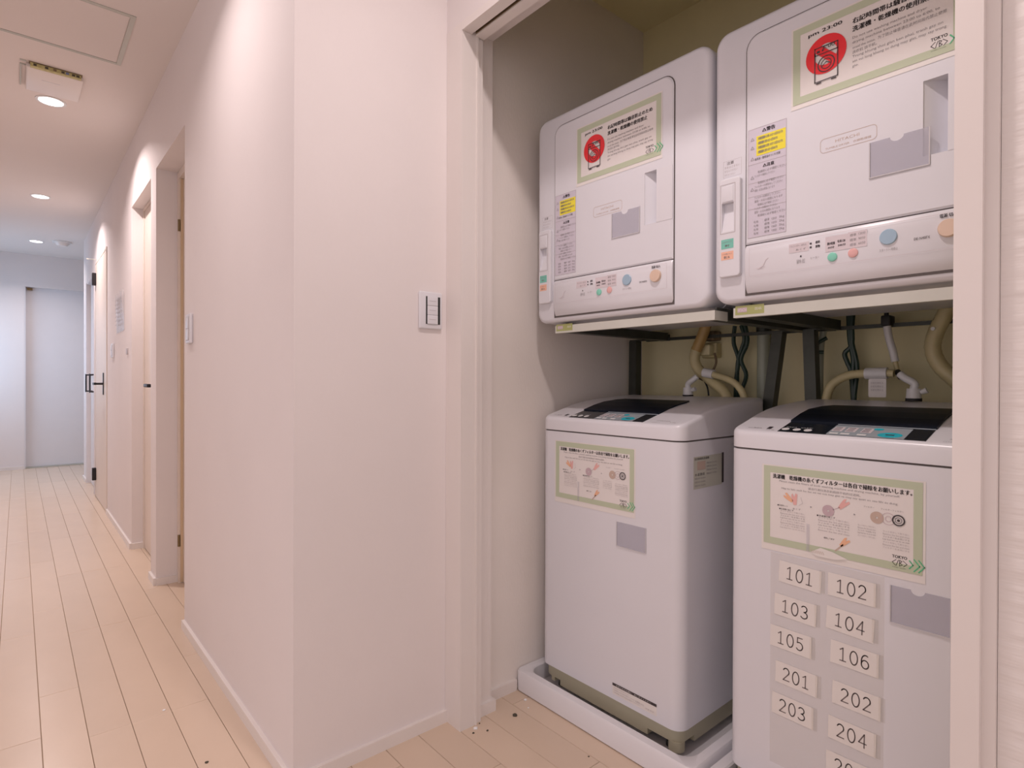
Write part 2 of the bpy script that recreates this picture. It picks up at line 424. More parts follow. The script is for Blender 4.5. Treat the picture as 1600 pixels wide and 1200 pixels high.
# door 2: shallower recess
d = sdoor(2, 0.602, 3.605, 4.225, 2.10)
MB().box(0.596, 0.66, 4.227, 4.2545, 0, 2.119).box(0.596, 0.66, 3.5755, 3.603, 0, 2.119).box(0.596, 0.66, 3.603, 4.227, 2.102, 2.119).build('door_frame', 'door', d)
lever(d, 0.602, 3.70, 1.02)
# door 3: flush door with black hinges and lever
d = sdoor(3, WX-0.004, 5.585, 6.375, 2.085)
MB().box(WX-0.006, 0.62, 5.541, 5.58, 0, 2.1045).box(WX-0.006, 0.62, 6.38, 6.3995, 0, 2.1045).box(WX-0.006, 0.62, 5.58, 6.38, 2.088, 2.1045).build('door_frame', 'door', d)
MB().box(WX-0.003, 0.56, 5.581, 5.5845, 0, 2.085).build('door_gap', 'seam', d)
lever(d, WX-0.004, 5.75, 1.02)
for z in (0.21, 1.95): rbox('hinge', 'blackm', WX-0.034, WX-0.0045, 6.33, 6.372, z-0.055, z+0.055, d, r=0.003)
MB().cyl((WX-0.073, 6.30, 2.118), (WX-0.002, 6.30, 2.118), 0.003, n=8).box(WX-0.078, WX-0.060, 6.295, 6.305, 2.112, 2.122).build('door_stay', 'alu', d)
# door 4: pair of white closet leaves with bracket handles
d = sdoor(4, WX+0.03, 6.535, 7.305, 2.02, 'doorw')
MB().box(WX+0.0285, WX+0.0298, 6.915, 6.921, 0.01, 2.02).build('leaf_joint', 'seam', d)
MB().box(WX-0.006, WX+0.06, 7.290, 7.3195, 0, 2.034).box(WX-0.006, WX+0.06, 6.5205, 6.534, 0, 2.034).box(WX, WX+0.06, 6.534, 7.290, 2.021, 2.034).build('door_frame', 'doorw', d)
for y in (6.70, 7.10):
    MB().tube([(WX+0.03, y, 1.10), (WX-0.018, y, 1.10), (WX-0.022, y, 1.095), (WX-0.022, y, 0.945), (WX-0.018, y, 0.94), (WX+0.03, y, 0.94)], 0.007, n=8, sub=2).build('bracket_handle', 'blackm', d, smooth=True)
# door 5: end of the corridor, recessed
d = sdoor(5, 0.10, YE+0.06, YE+0.10, 2.12, 'doorw')
d.data.clear_geometry()
me = MB().box(0.0595, 0.9195, YE+0.085, YE+0.115, 0.014, 2.1475)
me2 = bpy.data.meshes.new('door'); me2.from_pydata(me.v, [], me.f); me2.materials.append(M['doorw']); d.data = me2
MB().box(0.0595, 0.070, YE+0.002, YE+0.084, 0, 2.1475).box(0.909, 0.9195, YE+0.002, YE+0.084, 0, 2.1475).build('door_frame', 'doorw', d)
MB().box(0.085, 0.135, YE+0.06, YE+0.0845, 2.115, 2.14).build('door_closer', 'brass', d)
MB().box(0.0705, 0.9085, YE+0.03, YE+0.115, 0, 0.012).build('threshold', 'alu', d)

# ------------------------------------------------------------------ ceiling things
for i, (x, y) in enumerate(LAMPS):
    lab = ['round white recessed downlight nearest the ceiling fan box', 'round recessed downlight halfway along the corridor ceiling',
           'farthest downlight, beside the smoke detector', 'downlight in the corridor ceiling beside the access hatch', 'hall downlight in front of the laundry closet'][i]
    t = thing('downlight', lab, 'ceiling light', (x, y, CEIL), 'recessed corridor downlights')
    n = 32
    L = [[(x+q*math.cos(2*PI*k/n), y+q*math.sin(2*PI*k/n), z) for k in range(n)] for q, z in ((0.066, CEIL), (0.066, CEIL-0.003), (0.054, CEIL-0.004), (0.052, CEIL-0.0008))]
    MB().loft(L, cap0=False, cap1=False).build('trim_ring', 'whitep', t, smooth=True)
    MB().cyl((x, y, CEIL-0.0006), (x, y, CEIL-0.003), 0.052, n=32).build('lens', 'lens', t)
# access hatch
t = thing('access_hatch', 'square ceiling access hatch with thin grey frame', 'hatch', (0.13, 3.03, CEIL))
hx0, hx1, hy0, hy1 = -0.115, 0.368, 2.790, 3.270
MB().box(hx0, hx1, hy0, hy0+.018, CEIL-.003, CEIL).box(hx0, hx1, hy1-.018, hy1, CEIL-.003, CEIL).box(hx0, hx0+.018, hy0+.018, hy1-.018, CEIL-.003, CEIL).box(hx1-.018, hx1, hy0+.018, hy1-.018, CEIL-.003, CEIL).build('hatch_frame', 'alu', t)
MB().box(hx0+.021, hx1-.021, hy0+.021, hy1-.021, CEIL-.002, CEIL).build('hatch_panel', 'ceiling', t)
# ventilation unit with exposed terminal strip
t = thing('ventilation_unit', 'white ceiling ventilation unit with its terminal strip exposed', 'ventilator', (0.135, 3.64, CEIL))
rbox('cover', 'trim', 0.03, 0.245, 3.52, 3.80, CEIL-.022, CEIL-.0005, t, r=0.006)
MB().box(0.045, 0.235, 3.500, 3.521, CEIL-.020, CEIL-.0005).build('terminal_strip', 'pcb', t)
MB().box(0.040, 0.240, 3.497, 3.521, CEIL-.0035, CEIL-.0003).build('strip_lip', 'brown', t)
for xx, mm in ((0.062, 'dust'), (0.104, 'dust'), (0.135, 'brown'), (0.165, 'dust'), (0.182, 'blue'), (0.205, 'dust'), (0.222, 'dust')):
    MB().box(xx-.006, xx+.006, 3.4975, 3.5005, CEIL-.016, CEIL-.007).build('terminal', mm, t)
MB().box(0.09, 0.16, 3.63, 3.634, CEIL-.0235, CEIL-.0215).build('cover_slot', 'chip', t)
MB().box(0.008, 0.030, 3.500, 3.512, CEIL-.004, CEIL).box(0.008, 0.030, 3.545, 3.555, CEIL-.004, CEIL).box(0.008, 0.014, 3.555, 3.80, CEIL-.004, CEIL).build('mounting_bracket', 'alu', t)
# smoke detector
t = thing('smoke_detector', 'round white smoke detector near the end wall', 'smoke detector', (0.36, 7.85, CEIL))
MB().cyl((0.36, 7.85, CEIL), (0.36, 7.85, CEIL-.012), 0.085, n=32).build('detector_base', 'whitep', t, smooth=True)
MB().cyl((0.36, 7.85, CEIL-.012), (0.36, 7.85, CEIL-.045), 0.070, 0.045, n=32).build('detector_head', 'trim', t, smooth=True)

# ------------------------------------------------------------------ switch plates
def switch_y(x0, x1, z0, z1):            # on the switch wall, facing -y
    t = thing('light_switch', 'white three-rocker wall switch plate left of the laundry closet', 'light switch', ((x0+x1)/2, SY, z0), 'wall switch plates')
    y = SY-0.0005
    rbox('cover_plate', 'white2', x0, x1, y-0.010, y, z0, z1, t, r=0.004)
    W = x1-x0
    MB().box(x0+.0215, x1-.0085, y-.0106, y-.0095, z0+.014, z1-.014).build('switch_bed', 'rubber', t)
    h = (z1-z0-.028)/3
    for k in range(3):
        rbox('rocker', 'white2', x0+.0255, x1-.0180, y-.0135, y-.0105, z0+.014+k*h+.0003, z0+.014+(k+1)*h-.0003, t, r=0.001)
    for k in range(3):
        MB().box(x0+.031, x1-.025, y-.0139, y-.0135, z0+.012+(k+.55)*h, z0+.012+(k+.55)*h+.0012).build('indicator_line', 'ink3', t)
    return t
switch_y(0.904, 0.984, 1.207, 1.318)
def switch_x(y0, y1, z0, z1, label):
    t = thing('light_switch', label, 'light switch', (WX, (y0+y1)/2, z0), 'wall switch plates')
    rbox('cover_plate', 'white2', WX-0.012, WX, y0, y1, z0, z1, t, r=0.004)
    MB().box(WX-.0126, WX-.0115, y0+.014, y1-.014, z0+.012, z1-.012).build('switch_bed', 'ink3', t)
    for k in range(2):
        hh = (z1-z0-.026)/2
        rbox('rocker', 'white2', WX-.0155, WX-.0125, y0+.018, y1-.018, z0+.013+k*hh+.001, z0+.013+(k+1)*hh-.001, t, r=0.001)
switch_x(2.605, 2.685, 1.200, 1.320, 'white wall switch plate on the corridor wall before the first door')
switch_x(5.10, 5.20, 1.215, 1.32, 'small far wall switch plate just before the black-hinged door')
t = thing('door_bell_button', 'tiny grey push button on the corridor wall past the second door', 'button', (WX, 4.42, 1.2))
rbox('button_plate', 'ink3', WX-.008, WX, 4.40, 4.44, 1.215, 1.255, t, r=0.002)
# translucent notice taped to the corridor wall
t = thing('wall_notice', 'thin translucent notice sheet taped to the corridor wall', 'notice', (WX, 4.8, 1.5))
vs = []; n = 12
for i in range(n+1):
    for k in range(5):
        yy = 4.58+0.38*i/n; bul = 0.002+0.012*abs(math.sin(i*1.3))*(k/4)
        vs.append((WX-bul, yy, 1.38+0.27*k/4+0.004*math.sin(i*2)))
MB().add(vs, [(i*5+k, i*5+k+1, i*5+k+6, i*5+k+5) for i in range(n) for k in range(4)]).build('notice_sheet', 'notice', t)
S = Sheet(lambda a, b, l: (WX-0.0165, 4.95-a, 1.38+b))
for k in range(7): S.rect('i', .05, .05+.27-(k % 3)*.05, .05+k*.028, .056+k*.028)
S.build(t, {'i': ('lettering', 'ink3')})

# ================================================================== WASHERS
YC = 1.16; XF = 1.36; HW = 0.275
def make_washer():
    t = thing('washing_machine', 'white top-loading washing machine on the left, under the left dryer', 'washing machine', (XF, YC, 0.017), 'top-loading washing machines')
    ya, yb = YC-HW, YC+HW
    # cabinet with rounded vertical corners
    MB().loft([rrect(XF+i, 1.846-i, ya+i, yb-i, z, 0.036, 7) for z, i in ((0.096, 0.010), (0.096, 0.0), (0.8845, 0.0), (0.8855, 0.004))]).build('cabinet', 'white', t, smooth=True)
    # seam
    MB().loft([rrect(XF+.003, 1.843, ya+.003, yb-.003, z, 0.034, 7) for z in (0.8850, 0.8895)]).build('seam', 'seam', t, smooth=True)
    # plinth with notches: ring of segments
    q = 0.010; z0, z1 = 0.040, 0.096
    x0_, x1_, y0_, y1_ = XF+q, 1.836, ya+q, yb-q
    pl = MB().loft([rrect(x0_, x1_, y0_, y1_, z, 0.034, 7) for z in (0.058, z1)])
    ob = pl.build('plinth', 'greybase', t, smooth=True)
    for a, b in ((y0_+.030, y0_+.075), (y0_+.10, y1_-.09), (y1_-.045, y1_-.030)):
        pass
    lo = MB()
    lo.box(x0_+.0005, x0_+.03, y0_+.105, y1_-.075, z0, 0.0585)
    lo.box(x0_+.0005, x0_+.03, y1_-.05, y1_-.034, z0+.004, 0.0585)
    lo.box(x0_+.075, x1_-.08, y0_+.0005, y0_+.03, z0, 0.0585).box(x0_+.075, x1_-.08, y1_-.03, y1_-.0005, z0, 0.0585)
    lo.loft([rrect(x0_+.001, x0_+.045, y0_+.001, y0_+.045, z, 0.020, 4) for z in (0.030, 0.0585)])
    lo.build('plinth_skirt', 'greybase', t, smooth=True)
    for xx in (x0_+.05, x1_-.05):
        for yy in (y0_+.05, y1_-.05):
            MB().cyl((xx, yy, 0.0165), (xx, yy, 0.058), 0.022, 0.017, n=18).build('foot', 'rubber', t, smooth=True)
    MB().box(XF+.03, 1.82, ya+.03, yb-.03, 0.050, 0.0575).build('base_pan', 'rubber', t)
    # top cover: sloped control face rising to a flat rear
    bm = bmesh.new()
    prof = [(XF, .8895), (XF, .930), (1.447, .9525), (1.50, .967), (1.55, .977), (1.61, .985), (1.73, .994), (1.846, 1.0), (1.846, .8895)]
    A = [bm.verts.new((x, ya, z)) for x, z in prof]; B = [bm.verts.new((x, yb, z)) for x, z in prof]
    bm.faces.new(A); bm.faces.new(list(reversed(B)))
    for i in range(len(prof)): jn = (i+1) % len(prof); bm.faces.new((A[i], B[i], B[jn], A[jn]))
    es = [e for e in bm.edges if abs((e.verts[0].co-e.verts[1].co).normalized().z) > .99]
    bmesh.ops.bevel(bm, geom=es, offset=.036, segments=7, profile=.5, affect='EDGES')
    bm.normal_update()
    es = [e for e in bm.edges if len(e.link_faces) == 2 and e.calc_face_angle() > .7 and min(v.co.z for v in e.verts) > .90]
    bmesh.ops.bevel(bm, geom=es, offset=.011, segments=4, profile=.5, affect='EDGES')
    bmesh.ops.recalc_face_normals(bm, faces=bm.faces)
    me = bpy.data.meshes.new('top_cover'); bm.to_mesh(me); bm.free()
    top = link('top_cover', me, 'white2', t, smooth=True)
    def zt(x):
        for (xa, za), (xb, zb) in zip(prof[1:], prof[2:]):
            if x <= xb: return za+(zb-za)*(x-xa)/(xb-xa)
        return .999
    def strip(name, m, xs, y0s, y1s, lift, par, h=.0015):
        mbv = []; n = len(xs)
        for x, y0, y1 in zip(xs, y0s, y1s):
            mbv += [(x, y0, zt(x)+lift), (x, y1, zt(x)+lift), (x, y0, zt(x)+lift-h), (x, y1, zt(x)+lift-h)]
        fs = []
        for i in range(n-1):
            a, b = i*4, (i+1)*4
            fs += [(a, a+1, b+1, b), (a+2, b+2, b+3, a+3), (a, b, b+2, a+2), (a+1, a+3, b+3, b+1)]
        fs += [(0, 2, 3, 1), ((n-1)*4, (n-1)*4+1, (n-1)*4+3, (n-1)*4+2)]
        return MB().add(mbv, fs).build(name, m, par)
    pn = strip('control_panel', 'black', [1.3725, 1.41, 1.4455], [YC-.138]*3, [YC+.158]*3, .0008, t)
    lid = strip('lid', 'lidm', [1.4475, 1.50, 1.55, 1.60, 1.628], [YC-.139, YC-.139, YC-.139, YC-.137, YC-.128], [YC+.159, YC+.159, YC+.159, YC+.146, YC+.128], .0045, t, h=.006)
    strip('lid_lip', 'display', [1.4435, 1.4465], [YC-.138]*2, [YC+.05]*2, .0016, pn)
    # print on the control panel
    S = Sheet(lambda a, b, l: (1.368+b, YC-a, zt(1.368+b)+.001+.0003*l))
    S.rect('disp', -.050, .100, .004, .070, 1)
    for k, a in enumerate((-.146, -.120, -.095)): S.disc('btn%d' % k, a, .0215, .0088, .0085, 2)
    for k, a in enumerate((-.036, -.013, .020)): S.rect('sq%d' % k, a-.010, a+.008, .010, .019, 2)
    for a in (-.038, -.011, .020):
        S.rect('pk', a-.009, a+.012, .028, .058, 2)
        for q in range(3): S.rect('dk', a-.007, a+.007, .033+q*.009, .036+q*.009, 3)
    S.disc('cy', .070, .023, .023, .016, 2); S.disc('cy', .040, .056, .010, .007, 2)
    S.rect('dk', .062, .078, .021, .026, 3)
    S.text('wt', 'ON  OFF', -.150, .034, .06, .004, 2)
    S.build(pn, {'disp': ('display_print', 'display'), **{'btn%d' % k: ('round_button', 'whitep') for k in range(3)}, **{'sq%d' % k: ('push_button', 'whitep') for k in range(3)}, 'pk': ('menu_print', 'panelp'), 'dk': ('menu_lettering', 'ink'), 'cy': ('start_button', 'cyan'), 'wt': ('button_lettering', 'whitep')})
    S = Sheet(lambda a, b, l: (1.368+b, YC-a, zt(1.368+b)+.0004+.0003*l))
    S.text('i', 'eco 風呂水', -.236, .016, .034, .007, 1, .01); S.text('i', '5.0 kg', -.188, .008, .020, .006, 1)
    S.rect('b', -.190, -.180, .017, .034, 1)
    S.text('i', '全自動洗濯機', .172, .022, .045, .006, 1); S.text('i', 'からみまセンサー', .165, .006, .030, .005, 1); S.text('i', '5.0kg', .222, .012, .02, .006, 1)
    S.build(top, {'i': ('cover_lettering', 'ink2'), 'b': ('cover_mark', 'ink')})
    # sticker low on the front
    S = Sheet(plane_x(XF, YC-.041, .112))
    S.rect('p', 0, .158, 0, .034, 1); S.rect('k', 0, .158, .026, .034, 2)
    S.text('y', 'お手入れのお願い　糸くずフィルター', .014, .0282, .125, .0036, 3)
    for k in range(3): S.text('i', 'ご使用後は必ず水栓を閉めてください', .003, .019-k*.007, .06+.02*k, .004, 3)
    S.text('i', '洗濯物を入れる', .085, .010, .03, .006, 3); S.text('i', '注意 防水', .12, .006, .03, .004, 3)
    S.build(t, {'p': ('care_sticker', 'label'), 'k': ('sticker_band', 'ink'), 'y': ('band_lettering', 'label'), 'i': ('sticker_lettering', 'ink3')})
    # rating plate on the right side (faces -y)
    S = Sheet(lambda a, b, l: (1.418+a, ya-.00035*l, .752+b))
    S.rect('p', 0, .150, 0, .090, 1); S.rect('k', .148, .160, .004, .092, 1); S.rect('w', .018, .060, .052, .076, 2)
    S.text('i', '全自動電気洗濯機', .004, .080, .075, .007, 2, .01)
    for k in range(7): S.text('g', '単相100V 50-60Hz', .066 if k > 2 else .006, .006+k*.010, .055, .006, 2)
    S.text('i', '水道直結', .006, .036, .05, .008, 2)
    S.build(t, {'p': ('rating_plate', 'plate'), 'k': ('black_strip', 'ink'), 'w': ('warning_print', 'tan'), 'i': ('plate_heading', 'ink'), 'g': ('plate_lettering', 'ink2')})
    return t
washer = make_washer()
DW = -0.685
washer2 = dup(washer, (0, DW, 0), 'white top-loading washing machine on the right, covered in room number labels')

# drain trays
def make_tray():
    x0_, x1_, y0_, y1_ = 1.290, 1.940, 0.803, 1.4865
    t = thing('drain_tray', 'white plastic drain tray under the left washing machine', 'drain tray', (1.29, 1.145, 0.0), 'washing machine drain trays')
    L = [rrect(x0_+i, x1_-i, y0_+i, y1_-i, z, rr, 6) for i, z, rr in ((.004, .0005, .02), (0, .004, .022), (0, .064, .022), (.004, .070, .02), (.028, .070, .045), (.032, .066, .045), (.036, .016, .045))]
    MB().loft(L).build('tray_body', 'tray', t, smooth=True)
    return t
tray = make_tray()
tray2 = dup(tray, (0, -0.700, 0), 'white plastic drain tray under the right washing machine')

# ================================================================== DRYERS
DX = 1.32
def make_dryer():
    ya, yb, z0, z1 = 0.785, 1.420, 1.242, 1.912
    t = thing('tumble_dryer', 'white wall-rack tumble dryer on the left, above the left washer', 'tumble dryer', (DX, 1.1025, z0), 'stacked tumble dryers')
    # body: rounded front silhouette, extruded in x
    def ysec(x, i, rr): return [(x, p[0], p[1]) for p in [(q[0], q[1]) for q in rrect(ya+i, yb-i, z0+i, z1-i, 0, rr, 7)]]
    MB().loft([ysec(DX+.006, .012, .030), ysec(DX+.0075, .007, .032), ysec(DX+.012, .002, .034), ysec(DX+.020, 0, .036), ysec(DX+.10, 0, .036), ysec(DX+.101, -.0015, .036), ysec(1.80, -.0015, .036), ysec(1.83, .01, .03)]).build('cabinet', 'white', t, smooth=True)
    # door: rounded top corners, slightly proud; dark gap behind it
    def dsec(x, i, y0, y1, za, zb, rt, n=6):
        P = [(y0+i, za+i), (y1-i, za+i)]
        for k in range(n+1): a = PI/2*k/n; P.append((y1-i-rt+rt*math.cos(a), zb-i-rt+rt*math.sin(a)))
        for k in range(n+1): a = PI/2+PI/2*k/n; P.append((y0+i+rt+rt*math.cos(a), zb-i-rt+rt*math.sin(a)))
        return [(x, p[0], p[1]) for p in P]
    MB().loft([dsec(DX+.010, 0, .8865, 1.3375, 1.2565, 1.8725, .034), dsec(DX+.0045, 0, .8865, 1.3375, 1.2565, 1.8725, .034)]).build('door_gap', 'seam', t)
    gap = [o for o in children(t) if o.name.startswith('door_gap')][0]; body = [o for o in children(t) if o.name.startswith('cabinet')][0]
    for ob_ in (gap, body): cut(ob_, MB().box(DX-.02, DX+.036, .935, .984, 1.480, 1.632).build('cutter', 'seam'))
    for p in body.data.polygons: p.use_smooth = True
    try: body.data.set_sharp_from_angle(angle=math.radians(40))
    except Exception: pass
    dr = MB().loft([dsec(DX+.04, 0, .889, 1.335, 1.3775, 1.870, .032), dsec(DX+.003, 0, .889, 1.335, 1.3775, 1.870, .032), dsec(DX, .004, .889, 1.335, 1.3775, 1.870, .030)]).build('door', 'white', t)
    # pull recess, wedge shaped: deepest at the hinge-far side
    cm = MB().add([(DX-.01, .980, 1.484), (DX+.002, .980, 1.484), (DX+.034, .941, 1.484), (DX-.01, .941, 1.484),
                   (DX-.01, .980, 1.628), (DX+.002, .980, 1.628), (DX+.034, .941, 1.628), (DX-.01, .941, 1.628)],
                  [(0,3,2,1),(4,5,6,7),(0,1,5,4),(1,2,6,5),(2,3,7,6),(3,0,4,7)])
    cut(dr, cm.build('cutter', 'white'))
    for p in dr.data.polygons: p.use_smooth = False
    MB().box(DX-.0008, DX+.0005, .8905, .9405, 1.484, 1.628).build('pull_plate', 'white2', dr)
    # lower control fascia: bulges forward and rolls under
    prof = [(.040, 1.2585), (.008, 1.2585), (.0035, 1.263), (-.002, 1.285), (-.005, 1.310), (-.006, 1.350), (-.003, 1.3685), (.001, 1.3745), (.040, 1.3745)]
    L = [[(DX+a+e, y, z) for a, z in prof] for y, e in ((.889, .003), (.893, 0), (1.331, 0), (1.335, .003))]
    pn = MB().loft(L).build('control_fascia', 'white2', t, smooth=True)
    # flat insert carrying the print
    def cx(z): return DX-.0063+abs(z-1.335)*.04
    S = Sheet(lambda a, b, l: (DX-.0058-.00035*l+ (0.0 if b > .06 else (.06-b)*.03), 1.335-a, 1.2585+b))
    # u from the left edge of the fascia
    S.frame('ln', .012, .432, .042, .108, .0006, 1)
    S.rect('pk', .105, .148, .080, .100, 1); S.rect('pk', .182, .226, .070, .102, 1); S.rect('pk', .226, .262, .070, .104, 1)
    S.text('i', 'ドラムフィルター・お手入れ', .107, .092, .036, .005, 2); S.text('i', '糸くず', .120, .083, .022, .005, 2)
    S.text('k', '■', .150, .092, .004, .004, 2); S.text('k', '■', .150, .084, .004, .004, 2)
    S.text('k', '標準', .162, .092, .009, .006, 2, .02); S.text('k', '厚物', .162, .083, .009, .006, 2, .02)
    S.disc('k', .131, .070, .0018, lay=2)
    S.text('i', '操作中 点灯', .122, .054, .018, .010, 2); S.text('i', 'ヒーター', .152, .060, .018, .005, 2)
    S.text('k', '静か乾燥', .186, .084, .015, .006, 2, .02); S.text('k', '30分', .187, .076, .013, .005, 2, .02)
    S.text('k', '毛布120', .206, .086, .015, .006, 2, .02); S.text('k', '240分', .207, .078, .015, .005, 2, .02)
    for q in range(3):
        S.text('i', '標準', .230, .094-q*.010, .012, .006, 2); S.text('i', ('120分', '90分', '60分')[q], .246, .095-q*.010, .013, .006, 2)
    S.text('i', 'スタート/一時停止', .284, .053, .032, .006, 2)
    S.text('i', 'DE-N40FX', .343, .066, .026, .005, 2, .01); S.text('k', '電源 切/入', .384, .100, .028, .007, 2, .02)
    S.line('w', [(.034, .056), (.046, .062), (.052, .074), (.058, .078)], .0016, 1); S.line('w', [(.030, .058), (.042, .056), (.050, .060)], .0012, 1)
    S.build(pn, {'ln': ('panel_outline', 'panelp'), 'pk': ('menu_print', 'panelp'), 'i': ('panel_lettering', 'ink2'), 'k': ('panel_heading', 'ink'), 'w': ('panel_emblem', 'panelp')})
    def button(name, m, a, b, rr, h, ry=None):
        x = DX-.006; ry = ry or rr; n = 24; y = 1.335-a; z = 1.2585+b
        L = [[(x-hh, y+rr*q*math.cos(2*PI*k/n), z+ry*q*math.sin(2*PI*k/n)) for k in range(n)] for q, hh in ((1, -.002), (1, h*.6), (.92, h), (.2, h*1.05))]
        return MB().loft(L).build(name, m, pn, smooth=True)
    button('teal_button', 'bteal', .196, .058, .0095, .0015); button('pink_button', 'bpink', .236, .060, .0095, .0015)
    button('start_button', 'bblue', .300, .081, .0155, .003)
    kb = button('power_knob', 'bbeige', .398, .079, .017, .007)
    # lock pod on the left with its window
    pod = rbox('latch_pod', 'white2', DX-.007, DX+.02, 1.346, 1.4005, 1.306, 1.545, t, rv=.008, r=.003, axis='x')
    cz = MB().add([(DX-.02, 1.3615, 1.417), (DX-.02, 1.3925, 1.417), (DX-.02, 1.3925, 1.487), (DX-.02, 1.3615, 1.487),
                   (DX-.006, 1.3615, 1.417), (DX-.006, 1.3925, 1.417), (DX+.012, 1.3925, 1.487), (DX+.012, 1.3615, 1.487)],
                  [(0,3,2,1),(4,5,6,7),(0,1,5,4),(1,2,6,5),(2,3,7,6),(3,0,4,7)])
    cut(pod, cz.build('cutter', 'shade'))
    for p in pod.data.polygons: p.use_smooth = False
    S = Sheet(plane_x(DX-.007, 1.3995, 1.306))
    S.frame('o', .003, .042, .106, .226, .0014, 1)
    S.rect('t', .006, .038, .069, .092, 1); S.rect('s', .006, .038, .042, .062, 1)
    S.text('k', 'このボタンを', .008, .083, .026, .004, 2); S.text('k', '押す', .016, .073, .012, .006, 2, .02)
    S.text('k', 'ドアが開いたら', .008, .054, .026, .004, 2); S.text('k', '閉じる', .014, .045, .014, .006, 2, .02)
    S.build(pod, {'o': ('window_outline', 'ink3'), 't': ('teal_sticker', 'teal'), 's': ('salmon_sticker', 'salmon'), 'k': ('sticker_lettering', 'ink2')})
    rbox('latch_flap', 'white2', DX-.0085, DX-.0062, 1.3625, 1.3915, 1.489, 1.527, pod, r=.001)
    S = Sheet(plane_x(DX+.0062, 1.399, 1.553))
    S.text('k', '注意', .012, .030, .018, .008, 1, .03)
    for q in range(3): S.text('i', '手をはさまない', .006, .021-q*.009, .040-q*.006, .006, 1)
    S.frame('i', .003, .050, 0, .040, .0005, 1)
    S.build(t, {'k': ('caution_heading', 'ink2'), 'i': ('caution_lettering', 'ink3')})
    # warning sticker on the door
    S = Sheet(plane_x(DX, 1.329, 1.391))
    W, Hh = .090, .256
    S.rect('l', 0, W, 0, Hh, 1); S.frame('f', 0, W, 0, Hh, .0008, 2)
    for v in (.172, .128, .096, .067): S.rect('f', 0, W, v, v+.0008, 2)
    S.rect('y', .020, W-.002, .190, .236, 2)
    S.text('k', '△警告', .034, .242, .030, .009, 3, .03); S.text('k', '△注意', .036, .160, .026, .008, 3, .03)
    for q in range(4): S.text('i', '衣類乾燥機をお使いの方へ火災のおそれ', .024, .226-q*.0105, .058-(q % 2)*.012, .007, 3, .01)
    S.text('k', '食用油・動物油のついた衣類', .016, .180, .060, .006, 3)
    for q in range(13):
        if q in (2, 6): continue
        S.text('j', ('乾燥前に必ず確認ください', 'フィルターの掃除をしてください', '爆発・火災の原因になります')[q % 3], .016 if q % 3 else .024, .149-q*.0085, .066-(q*7 % 4)*.006, .006, 3)
    for q in range(4):
        for c in range(3): S.text('j', ('標準', '120分', '2kg')[c], .040+c*.017, .006+q*.009, .012, .006, 3)
        S.text('j', '毛布', .014, .006+q*.009, .012, .006, 3)
    for q in (.228, .208, .182, .138, .110): S.text('j', '△', .006, q, .009, .008, 3)
    S.build(dr, {'l': ('warning_sticker', 'lilac'), 'f': ('sticker_rules', 'ink3'), 'y': ('yellow_patch', 'yellow'), 'k': ('sticker_heading', 'ink'), 'i': ('patch_lettering', 'ink2'), 'j': ('sticker_lettering', 'ink2')})
    # printed maker's oval
    S = Sheet(plane_x(DX, 1.1665, 1.544))
    n = 6; o = []
    for cxx, cyy, a0 in ((.100, .022, 0), (.008, .022, PI/2), (.008, .008, PI), (.100, .008, 1.5*PI)):
        for k in range(n+1): a = a0+PI/2*k/n; o.append((cxx+.008*math.cos(a), cyy+.008*math.sin(a)))
    S.line('o', o+[o[0]], .0009, 1)
    S.text('t', 'HITACHI', .030, .016, .046, .006, 1); S.text('t', 'TUMBLE DRYER　衣類乾燥機', .010, .005, .088, .005, 1)
    S.build(dr, {'o': ('oval_outline', 'tan'), 't': ('maker_lettering', 'tan')})
    for q in range(4):
        MB().cyl((DX+.20, ya-.0010, 1.40+q*.13), (DX+.20, ya-.0045, 1.40+q*.13), .005, n=12).build('side_screw', 'steel', t)
    return t
dryer = make_dryer()
DD = -0.648
dryer2 = dup(dryer, (0, DD, 0), 'white wall-rack tumble dryer on the right, above the right washer')
# racks under the dryers
def make_rack():
    t = thing('dryer_rack', 'dark steel rack carrying the left dryer, pale front rail', 'rack', (1.34, 1.10, 0), 'dryer racks')
    MB().box(1.337, 1.352, .776, 1.345, 1.2075, 1.2315).box(1.352, 1.400, .776, .779, 1.2075, 1.2315).build('front_rail', 'railw', t)
    for y0_, y1_ in ((.7795, .8195), (1.309, 1.345)):
        MB().box(1.353, 1.915, y0_, y1_, 1.2110, 1.2160).box(1.353, 1.915, y0_, y0_+.004, 1.2160, 1.2405).build('side_rail', 'steel', t)
    MB().box(1.9155, 1.926, .778, 1.412, 1.2110, 1.222).build('rear_rail', 'steel', t)
    MB().box(1.926, 1.9895, .80, .84, 1.215, 1.24).box(1.926, 1.9895, 1.35, 1.39, 1.215, 1.24).build('wall_bracket', 'steel', t)
    def leg(y0_, y1_, z0_):
        a, b = (1.872, y0_, 1.2110), (1.872, y1_, z0_); w_ = .017
        mb = MB()
        mb.add([(a[0]-w_, a[1]-w_, a[2]), (a[0]+w_, a[1]-w_, a[2]), (a[0]+w_, a[1]+w_, a[2]), (a[0]-w_, a[1]+w_, a[2]),
                (b[0]-w_, b[1]-w_, b[2]), (b[0]+w_, b[1]-w_, b[2]), (b[0]+w_, b[1]+w_, b[2]), (b[0]-w_, b[1]+w_, b[2])],
               [(0,1,2,3),(4,7,6,5),(0,4,5,1),(1,5,6,2),(2,6,7,3),(3,7,4,0)])
        return mb
    return t, leg
rack, leg = make_rack()
